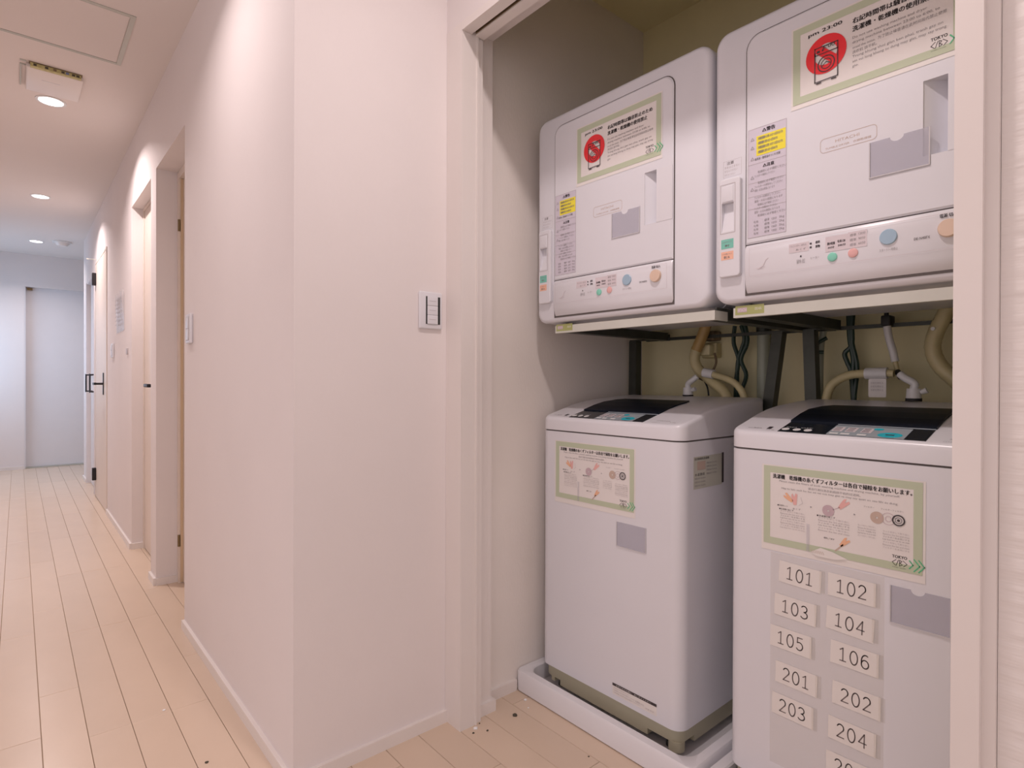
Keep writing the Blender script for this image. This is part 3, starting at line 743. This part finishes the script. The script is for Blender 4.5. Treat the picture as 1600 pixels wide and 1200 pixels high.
# label on the front rail
S = Sheet(plane_x(1.337, 1.340, 1.2135))
S.rect('l', 0, .072, 0, .022, 1); S.rect('c', .006, .030, .006, .017, 2); S.text('t', 'HITACHI', .007, .008, .022, .007, 3); S.text('t', 'DES-N76', .050, .009, .016, .006, 3)
S.build(rack, {'l': ('rail_label', 'slidegreen'), 'c': ('label_band', 'mauve'), 't': ('label_lettering', 'label')})
rack2 = dup(rack, (0, -0.619, 0), 'dark steel rack carrying the right dryer, label on its pale front rail')
def put_leg(rt, y0_, y1_, z0_=0.0165):
    leg(y0_, y1_, z0_).build('leg', 'steel', rt, smooth=False)
put_leg(rack, .858, 1.01)
put_leg(rack, 1.432, 1.440)
MB().box(1.858, 1.886, 1.3455, 1.449, 1.2110, 1.2160).build('leg_bracket', 'steel', rack)
put_leg(rack2, .762, .715)
MB().box(1.858, 1.886, .7265, .779, 1.2112, 1.2160).build('leg_bracket', 'steel', rack2)
put_leg(rack2, .190, .20)
bpy.context.view_layer.update()

# ================================================================== POSTERS
def logo(S, u0, v0, k=1.0):
    S.text('ink', 'TOKYO', u0, v0+.018*k, .026*k, .006*k, 2, .02)
    a = u0; b = v0+.004*k
    S.line('ink', [(a+.007*k, b+.011*k), (a, b+.005*k), (a+.006*k, b-.001*k)], .0011*k, 2)
    S.line('ink', [(a+.007*k, b-.001*k), (a+.011*k, b+.011*k)], .0011*k, 2)
    S.line('ink', [(a+.013*k, b+.011*k), (a+.017*k, b+.009*k), (a+.014*k, b+.005*k), (a+.018*k, b+.002*k), (a+.013*k, b-.001*k), (a+.013*k, b+.011*k)], .0011*k, 2)
    S.line('ink', [(a+.019*k, b+.011*k), (a+.026*k, b+.005*k), (a+.020*k, b-.001*k)], .0011*k, 2)
    S.text('dg', 'SHARE HOUSE', a, v0-.0015*k, .024*k, .002*k, 2)
    for q in range(3):
        c = u0+(.030+.008*q)*k; e = (.012 if q else .008)*k
        S.line('dg', [(c, b+.006*k+e), (c+e*.8, b+.006*k), (c, b+.006*k-e)], .0022*k, 3)
NM = {'pp': ('poster_sheet', 'paper'), 'gr': ('green_border', 'green'), 'ink': ('lettering', 'ink'), 'in2': ('small_lettering', 'ink2'), 'in3': ('fine_lettering', 'ink3'),
      'red': ('prohibition_mark', 'red'), 'wm': ('washer_pictogram', 'ink'), 'dg': ('green_logo_print', 'dgreen'), 'pk': ('hand_drawing', 'pink'), 'or': ('hand_drawing', 'orange'),
      'mv': ('filter_drawing', 'mauve'), 'tn': ('filter_drawing', 'tan'), 'lm': ('laminate_margin', 'label'), 'tp': ('tape_strip', 'pocket')}
def dryer_poster(yL, zB, label, ang=0.0):
    W, Hh = .307, .167
    t = thing('notice_poster', label, 'poster', (DX-.0005, yL-W/2, zB), 'laminated laundry notices')
    S = Sheet(plane_x(DX-.0007, yL, zB, ang))
    S.rect('lm', -.004, W+.004, -.010, Hh+.004, 0); S.rect('pp', 0, W, 0, Hh, 1); S.frame('gr', 0, W, 0, Hh, .0155, 2)
    S.text('ink', 'pm 23:00', .033, .1355, .068, .0098, 3, .02)
    # prohibition ring with slash, washer pictogram, time under it
    cu, cv = .069, .088
    S.ring('red', cu, cv, .041, .0225, 4)
    S.line('red', [(cu-.0165, cv+.0165), (cu+.0165, cv-.0165)], .017, 4.6)
    S.text('ink', '6:00', cu-.006, cv+.011, .024, .0085, 5.4)
    S.line('wm', [(cu-.022, cv+.008), (cu-.022, cv-.055), (cu+.024, cv-.055), (cu+.024, cv+.018), (cu-.022, cv+.018), (cu-.022, cv+.004)], .0020, 6)
    S.line('wm', [(cu-.022, cv+.003), (cu+.024, cv+.003)], .0018, 6)
    S.ring('wm', cu+.001, cv-.021, .0175, .0155, 6); S.ring('wm', cu+.001, cv-.021, .011, .0095, 6)
    S.line('wm', [(cu-.007, cv-.024), (cu+.001, cv-.017), (cu+.009, cv-.022)], .0016, 6)
    S.rect('wm', cu-.018, cu-.012, cv+.007, cv+.012, 6); S.disc('wm', cu-.006, cv+.010, .002, lay=6)
    S.line('wm', [(cu-.018, cv-.058), (cu-.010, cv-.058)], .003, 6); S.line('wm', [(cu+.012, cv-.058), (cu+.020, cv-.058)], .003, 6)
    S.text('ink', '右記時間帯は騒音防止のため', .121, .1275, .158, .0115, 3, .02)
    S.text('ink', '洗濯機・乾燥機の使用禁止', .121, .1105, .141, .0115, 3, .02)
    L = ['Do not use washing machine and dryer', 'drying machine between 23:00 to 6:00, to', 'avoid the noise.  为了防止噪音请在此时间段内禁止使用', '洗衣机 烘干机。',
         'Trong khung thoi gian ben phai, tranh gay on', 'xin vui long khong su dung may giat, may say trong', 'gio.']
    wd = [.130, .150, .160, .045, .155, .160, .012]
    for q, (s_, ww) in enumerate(zip(L, wd)): S.text('in2', s_, .121, .0945-q*.0098, ww, .0068, 3)
    logo(S, .257, .012)
    S.build(t, NM)
    return t
dryer_poster(1.233, 1.6635, 'green-bordered notice with red no-washing-machine sign on the left dryer door')
dryer_poster(0.577, 1.6675, 'green-bordered notice with red no-washing-machine sign on the right dryer door')
def washer_poster(yL, zB, label, tear):
    W, Hh = .320, .184
    t = thing('notice_poster', label, 'poster', (XF-.0005, yL-W/2, zB), 'laminated laundry notices')
    S = Sheet(plane_x(XF-.0007, yL, zB))
    S.rect('lm', -.005, W+.005, -.016, Hh+.003, 0); S.rect('pp', 0, W, 0, Hh, 1); S.frame('gr', 0, W, 0, Hh, .0155, 2)
    S.text('ink', '洗濯機　乾燥機の糸くずフィルターは各自で掃除をお願いします。', .022, .1555, .280, .0105, 3, .02)
    S.text('in2', 'Please clean the filters of both washing machine and drying machine, by yourself.', .037, .1475, .244, .0055, 3)
    S.text('in2', '请自行清扫洗衣机和烘干机的过滤网。', .102, .139, .107, .0055, 3)
    S.text('in2', 'Hay tu lam sach bo loc xo vai cua may giat va may say quan ao sau khi su dung.', .042, .1315, .236, .0055, 3)
    def hand(key, u, v, a, k=1.0):
        pts = [(-.003, -.012), (.003, -.012), (.005, -.002), (.007, .010), (.003, .012), (.0, .004), (-.003, .012), (-.006, .008), (-.005, -.002)]
        c, s_ = math.cos(a), math.sin(a)
        S.poly(key, [(u+(x*c-y*s_)*k, v+(x*s_+y*c)*k) for x, y in pts], 3)
    hand('or', .058, .114, .9, 1.0); hand('pk', .072, .113, .1, 1.1); S.line('in3', [(.086, .119), (.090, .106), (.082, .100)], .0006, 3)
    S.poly('in2', [(.107, .103), (.111, .101), (.107, .099)], 3); S.poly('in2', [(.196, .102), (.200, .100), (.196, .098)], 3)
    S.ring('mv', .145, .099, .0125, .0022, 3); S.line('mv', [(.155, .103), (.168, .110)], .0012, 3); hand('pk', .176, .118, -.7, 1.1)
    S.ring('tn', .240, .101, .0125, .0022, 3); S.ring('mv', .261, .102, .0125, .0115, 4); S.ring('mv', .261, .102, .006, .005, 4)
    S.ring('ink', .279, .102, .0115, .0088, 5); S.disc('pp', .279, .102, .0088, lay=4); S.ring('in2', .279, .102, .0070, .0045, 5); S.disc('ink', .279, .102, .0028, lay=5)
    S.line('tn', [(.175, .030), (.160, .014)], .003, 3); hand('or', .178, .036, -.7, 1.0)
    def para(u, v, w_, n, hd=True):
        if hd: S.text('ink', '●洗濯機の糸くず', u-.003, v+.004, w_*.6, .0042, 3)
        for q in range(n): S.text('in2' if q in (2, 3) else 'in3', ('ネットを外して取り出し', 'Remove the lint and clean', 'フィルターを水洗いする', 'Lay luoi loc ra va ve sinh')[q % 4], u, v-q*.0055, w_*(1-.12*((q*3) % 3)), .0036, 3)
    S.text('ink', '●洗濯ネット', .033, .092, .024, .004, 3); S.text('in2', '糸くず', .068, .089, .018, .004, 3)
    para(.040, .080, .055, 8); para(.124, .079, .064, 6); para(.204, .078, .034, 5, False); para(.251, .074, .047, 7, False)
    S.text('ink', '掃除して戻す', .136, .036, .022, .004, 3)
    for a in (.215, .247, .268): S.text('in2', 'フィルター', a, .119, .020, .0035, 3)
    S.rect('tp', .099, .106, .000, .062, 6)
    if tear:   # torn lower edge with tape residue
        S.poly('lm', [(.109, .001), (.130, .014), (.155, .010), (.185, .001), (.160, -.006), (.120, -.006)], 7)
        for q in range(7): S.line('tn', [(.110+q*.004, .006), (.113+q*.004, .000)], .0010, 8)
    logo(S, .268, .007)
    S.build(t, NM)
    return t
washer_poster(1.362, .669, 'green-bordered lint filter notice on the left washing machine', False)
washer_poster(0.658, .668, 'green-bordered lint filter notice with torn lower edge on the right washing machine', True)

# clear card pockets
def pocket(name_label, x, yL, z0, W, Hh, notch=True, ang=0):
    t = thing('card_pocket', name_label, 'card pocket', (x, yL-W/2, z0), 'clear card pockets')
    xo = x-.0012
    P = [(0, 0), (W, 0), (W, Hh)]
    if notch:
        for k in range(9):
            a = PI*k/8; P.append((W*.47+.012*math.cos(a), Hh-.010*math.sin(a)))
    P.append((0, Hh))
    n = len(P)
    vs = [(xo, yL-a, z0+b) for a, b in P]+[(x-.0003, yL-a, z0+b) for a, b in P]
    fs = [tuple(range(n)), tuple(reversed(range(n, 2*n)))]+[(i, n+i, n+(i+1) % n, (i+1) % n) for i in range(n)]
    MB().add(vs, fs).build('pocket_sheet', 'pocket', t)
    MB().box(xo-.0012, xo, yL-W, yL, z0, z0+.0022).box(xo-.0010, xo, yL-.002, yL, z0+.002, z0+Hh).box(xo-.0010, xo, yL-W, yL-W+.002, z0+.002, z0+Hh).build('pocket_hem', 'shade', t)
pocket('empty clear card pocket on the left dryer door', DX, 1.096, 1.467, .101, .073)
pocket('empty clear card pocket on the right dryer door', DX, .424, 1.465, .104, .073)
pocket('empty grey card pocket on the left washing machine front', XF, 1.106, .5595, .107, .073, notch=False)
pocket('empty grey card pocket beside the room numbers on the right washing machine', XF, .394, .5585, .103, .077)

# room number labels
def digit(S, key, ch, u0, v0, w_, h_):
    def arc(cx_, cy_, rx, ry, a0, a1, n=14): return [(cx_+rx*math.cos(math.radians(a0+(a1-a0)*k/n)), cy_+ry*math.sin(math.radians(a0+(a1-a0)*k/n))) for k in range(n+1)]
    D = {'0': [arc(.5, .5, .46, .5, 0, 360, 22)], '1': [[(.12, .82), (.5, .98), (.5, .02)], [(.12, .02), (.88, .02)]],
         '2': [arc(.48, .72, .42, .27, 160, -30)+[(.06, .02), (.95, .02)]], '3': [arc(.44, .75, .40, .24, 150, -90)+arc(.44, .26, .48, .25, 90, -150)],
         '4': [[(.72, .0), (.72, .98), (.04, .30), (.98, .30)]], '5': [[(.86, .98), (.18, .98), (.16, .58)]+arc(.44, .32, .48, .31, 100, -145)],
         '6': [arc(.58, .52, .52, .47, 62, 190, 12)+arc(.5, .31, .44, .30, 180, 540, 20)]}
    for P in D[ch]: S.line(key, [(u0+a*w_, v0+b*h_) for a, b in P], .0023, 2)
t = tag(MB().box(XF-.0004, XF-.0001, .404, .641, .05+.10, .648).build('tape_film', 'film', loc=(XF, .52, .40)), 'large clear tape film behind the room number labels on the right washer', 'tape')
NUM = [('101', .574, .606, 3), ('102', .466, .606, 1), ('103', .584, .527, 2), ('104', .469, .531, 3), ('105', .594, .451, 1), ('106', .460, .460, 1),
       ('201', .581, .369, 1.5), ('202', .456, .372, 1), ('203', .589, .293, 1), ('204', .464, .292, 1), ('206', .468, .214, 0)]
ORD = dict(zip(['101', '103', '105', '201', '203', '102', '104', '106', '202', '204', '206'],
    ['topmost paper label of the left column, printed 101', 'second paper label down the left column, printed 103', 'middle paper label of the left column, printed 105',
     'fourth paper label down the left column, printed 201', 'lowest paper label of the left column, printed 203', 'topmost paper label of the right column, below the poster logo, printed 102',
     'second paper label down the right column, printed 104', 'third paper label down the right column, printed 106', 'fourth paper label down the right column, printed 202',
     'second lowest paper label of the right column, printed 204', 'lowest paper label of the right column, cut off by the frame']))
for s_, yc, zc, a in NUM:
    t = thing('room_label', ORD[s_], 'label', (XF-.001, yc, zc), 'room number labels')
    an = math.radians(a*-1.0)
    ca, sa = math.cos(an), math.sin(an)
    def Pm(u_, v_, l, yc=yc, zc=zc): return (XF-.0006-.00035*l, yc-(u_*ca-v_*sa), zc+(u_*sa+v_*ca))
    S = Sheet(Pm)
    W, Hh = .094, .050
    S.rect('p', -W/2, W/2, -Hh/2, Hh/2, 1)
    for q, ch in enumerate(s_): digit(S, 'k', ch, -.0295+q*.0215, -.0145, .0155, .029)
    S.build(t, {'p': ('label_paper', 'label'), 'k': ('label_digits', 'digit')})
    MB().box(XF-.0014, XF-.0011, yc-W/2-.008, yc-W/2+.004, zc-Hh/2, zc+Hh/2).build('tape_end', 'film', t)

# ================================================================== PLUMBING
XP = 1.90
def th(name, label, cat, group=None): return thing(name, label, cat, (XP, 0.9, 1.1), group)
# left washer
t = th('drain_hose', 'bent cream hose with an amber stretch hanging below the left dryer', 'hose')
MB().tube([(XP, 1.127, 1.285), (XP, 1.150, 1.225), (XP-.01, 1.176, 1.149), (XP-.01, 1.165, 1.102), (XP-.01, 1.119, 1.062), (XP-.01, 1.066, 1.022), (XP-.01, 1.042, 0.985)], .0185, n=12, ribs=.05).build('hose_body', 'hose', t, smooth=True)
MB().tube([(XP-.001, 1.134, 1.262), (XP-.002, 1.152, 1.215), (XP-.008, 1.172, 1.165)], .0195, n=12, ribs=.04).build('hose_sleeve', 'hoseb', t, smooth=True)
t = th('inlet_hose', 'pale inlet hose arching down behind the left washing machine', 'hose')
MB().tube([(XP-.045, 1.110, 1.082), (XP-.045, 1.069, 1.073), (XP-.045, 1.014, 1.055), (XP-.045, .980, 1.025), (XP-.045, .962, .985)], .0115, n=10, ribs=.04).build('hose_body', 'hose', t, smooth=True)
MB().tube([(XP-.045, 1.118, 1.084), (XP-.045, 1.080, 1.077)], .0165, n=12).build('hose_collar', 'whitep', t, smooth=True)
t = thing('power_outlet', 'cream plug box on the closet back wall behind the bent hose', 'outlet', (1.985, 1.12, 1.15))
k_ = 1.985/1.90
rbox('outlet_plate', 'hose', 1.95, 1.989, 1.125, 1.185, 1.140, 1.195, t, r=.004)
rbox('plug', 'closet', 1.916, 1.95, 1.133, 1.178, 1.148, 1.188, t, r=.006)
rbox('adaptor', 'brown', 1.93, 1.985, 1.125, 1.175, 1.203, 1.238, t, r=.005)
MB().tube([(1.93, 1.120, 1.155), (1.92, 1.108, 1.120), (1.92, 1.125, 1.085), (1.93, 1.14, 1.07)], .004, n=8).build('plug_cord', 'brown', t, smooth=True)
for lab, yy in (('bundle of dark green cables hanging behind the left washing machine', 0.0), ('dark cable hanging behind the right washing machine', 1.0)):
    t = th('cable_bundle', lab, 'cable', 'hanging cables')
    if yy == 0:
        A = [[(1.046, 1.25), (1.050, 1.19), (1.032, 1.13), (1.040, 1.06), (1.042, .98)], [(1.022, 1.25), (1.010, 1.20), (1.030, 1.14), (1.036, 1.09), (1.036, .98)], [(1.008, 1.25), (.999, 1.19), (1.022, 1.13), (1.003, 1.075), (1.020, 1.02), (1.030, .98)]]
    else:
        A = [[(.676, 1.26), (.672, 1.18), (.662, 1.12), (.664, 1.06), (.658, .98)], [(.670, 1.26), (.666, 1.17), (.686, 1.14), (.678, 1.11), (.668, 1.08), (.660, .98)], [(.664, 1.26), (.667, 1.18), (.652, 1.10), (.658, 1.02), (.660, .98)]]
    for q in A: MB().tube([(1.937, a, b) for a, b in q], .0070, n=8).build('cable', 'cable', t, smooth=True)
def tap(lab, y, z, kind):
    t = th('inlet_elbow', lab, 'hose fitting', 'white inlet elbows')
    MB().cyl((XP-.06, y, z-.028), (XP-.06, y, z-.020), .019).build('elbow_gasket', 'rubber', t, smooth=True)
    MB().cyl((XP-.06, y, z-.020), (XP-.06, y, z+.006), .018, .016).build('elbow_nut', 'whitep', t, smooth=True)
    MB().tube([(XP-.06, y, z+.005), (XP-.06, y-.001, z+.020), (XP-.06, y+.020*kind, z+.034), (XP-.055, y+.034*kind, z+.046)], .010, n=10).build('elbow_pipe', 'whitep', t, smooth=True)
    MB().cyl((XP-.06, y-.016, z-.004), (XP-.06, y-.030, z+.002), .006, .008).build('elbow_lever', 'whitep', t, smooth=True)
tap('white inlet elbow on top of the left washing machine', 1.172, 1.024, -1)
tap('white inlet elbow on top of the right washing machine', .480, 1.028, 1)
t = thing('water_tap', 'small dark brass tap behind the left washing machine', 'tap', (1.985, 1.2, 1.07))
MB().cyl((1.989, 1.218, 1.075), (1.928, 1.172, 1.069), .009).build('tap_body', 'brass', t, smooth=True)
MB().cyl((1.928, 1.176, 1.069), (1.922, 1.160, 1.064), .011).build('tap_handle', 'brass', t, smooth=True)
MB().tube([(1.925, 1.160, 1.058), (1.925, 1.145, 1.03), (1.925, 1.140, 1.0)], .003, n=6).build('tap_chain', 'rubber', t)
t = thing('wall_tap', 'black tap high on the closet back wall above the right washer', 'tap', (1.985, .59, 1.24))
rbox('tap_body', 'rubber', 1.885, 1.930, .550, .574, 1.213, 1.243, t, r=.004)
MB().cyl((1.925, .562, 1.228), (1.9895, .58, 1.228), .009).build('tap_stem', 'brass', t, smooth=True)
MB().cyl((1.895, .562, 1.243), (1.895, .562, 1.252), .006).build('tap_handle', 'blackm', t, smooth=True)
t = th('supply_hose', 'thin white supply hose dropping from the black tap', 'hose')
MB().tube([(XP, .562, 1.212), (XP, .556, 1.175), (XP, .547, 1.141), (XP, .541, 1.110)], .010, n=10).build('hose_sleeve', 'whitep', t, smooth=True)
MB().tube([(XP, .541, 1.110), (XP, .536, 1.086), (XP-.01, .528, 1.076)], .006, n=10).build('hose_core', 'hose', t, smooth=True)
MB().tube([(XP-.01, .532, 1.080), (XP-.03, .520, 1.070), (XP-.05, .513, 1.066)], .0085, n=10).build('hose_nut', 'rubber', t, smooth=True)
t = th('arched_hose', 'cream hose arching behind the right washing machine with a hanging white tag', 'hose')
MB().tube([(XP-.03, .716, .985), (XP-.03, .706, 1.030), (XP-.03, .684, 1.055), (XP-.03, .650, 1.072), (XP-.03, .606, 1.076)], .0125, n=10, ribs=.04).build('hose_body', 'hose', t, smooth=True)
MB().tube([(XP-.03, .607, 1.076), (XP-.03, .551, 1.077)], .0165, n=14).build('hose_collar', 'whitep', t, smooth=True)
MB().tube([(XP-.03, .551, 1.077), (XP-.03, .535, 1.076)], .011, n=10).build('hose_tail', 'hose', t, smooth=True)
rbox('hang_tag', 'label', XP-.034, XP-.032, .553, .598, 1.008, 1.061, t, rv=.004, r=0, axis='x')
S = Sheet(plane_x(XP-.0345, .598, 1.008))
for q in range(3): S.text('i', '水栓を閉める', .006, .018+q*.010, .032, .006, 1)
S.build(t, {'i': ('tag_lettering', 'ink3')})
t = th('drain_hose', 'thick olive hose curving at the right edge of the closet back wall', 'hose')
MB().tube([(XP, .408, 1.285), (XP, .425, 1.235), (XP, .446, 1.185), (XP, .452, 1.140), (XP, .435, 1.095), (XP, .400, 1.055), (XP, .37, 1.02), (XP-.01, .36, .985)], .019, n=12, ribs=.05).build('hose_body', 'hose', t, smooth=True)
MB().cyl((XP-.018, .447, 1.196), (XP-.024, .447, 1.196), .005).build('hose_clip', 'whitep', t)
t = thing('waste_pipe', 'grey vertical waste pipe between the two washing machines', 'pipe', (1.965, .935, 0))
MB().cyl((1.965, .955, 0.0005), (1.965, .955, 1.42), .021, n=16).build('pipe_body', 'pvc', t, smooth=True)
MB().cyl((1.965, .955, 1.215), (1.965, .955, 1.245), .0245, n=16).build('pipe_collar', 'steel', t, smooth=True)
t = thing('clear_hose', 'translucent greenish hose coiled beside the dark cable', 'hose', (1.95, .74, 1.1))
MB().tube([(1.94, .745, 1.24), (1.94, .752, 1.20), (1.94, .758, 1.15), (1.94, .760, .98)], .010, n=10).build('hose_body', 'pvc', t, smooth=True)
MB().tube([(1.93, .735, 1.19), (1.92, .765, 1.17), (1.92, .775, 1.15), (1.93, .745, 1.145)], .006, n=8).build('hose_loop', 'cable', t, smooth=True)

# ================================================================== LITTER ON THE FLOOR
def crumb(name, label, cat, m, x, y, rr, h, seed):
    rnd = random.Random(seed); n = 9
    L = [[(x+rr*q*(.7+.5*rnd.random())*math.cos(2*PI*k/n), y+rr*q*(.6+.5*rnd.random())*math.sin(2*PI*k/n), z) for k in range(n)] for q, z in ((1, .0004), (1, h*.6), (.5, h))]
    tag(MB().loft(L).build(name, m, loc=(x, y, 0)), label, cat)
crumb('plaster_chip', 'white plaster chip on the floor at the foot of the closet jamb', 'chip', 'chip', 1.051, 1.393, .0075, .004, 1)
crumb('lint_lump', 'largest dark lint lump on the floor before the left tray', 'lint', 'dust', 1.186, 1.367, .0075, .006, 2)
crumb('lint_lump', 'small dark lint lump right of the white plaster chip', 'lint', 'dust', 1.072, 1.361, .0035, .003, 3)
crumb('lint_lump', 'small dark lint lump just in front of the white plaster chip', 'lint', 'dust', 1.032, 1.378, .0035, .003, 4)
crumb('lint_lump', 'tiny dark speck behind the white plaster chip', 'lint', 'dust', 1.076, 1.405, .0028, .002, 5)
crumb('lint_lump', 'dark speck on the floor near the bottom edge, before the left tray', 'lint', 'dust', 1.214, 1.083, .0028, .002, 6)
crumb('plaster_chip', 'pale plaster crumb against the front of the left tray', 'chip', 'chip', 1.270, 1.412, .006, .004, 7)
crumb('plaster_chip', 'tiny white crumb between the tray and the largest lint lump', 'chip', 'chip', 1.247, 1.371, .0032, .002, 8)
crumb('plaster_chip', 'small white crumb alone on the corridor floor', 'chip', 'chip', .353, 2.110, .005, .003, 9)
crumb('lint_lump', 'dark crumb on the corridor floor near the skirting corner', 'lint', 'dust', .394, 1.745, .005, .003, 10)
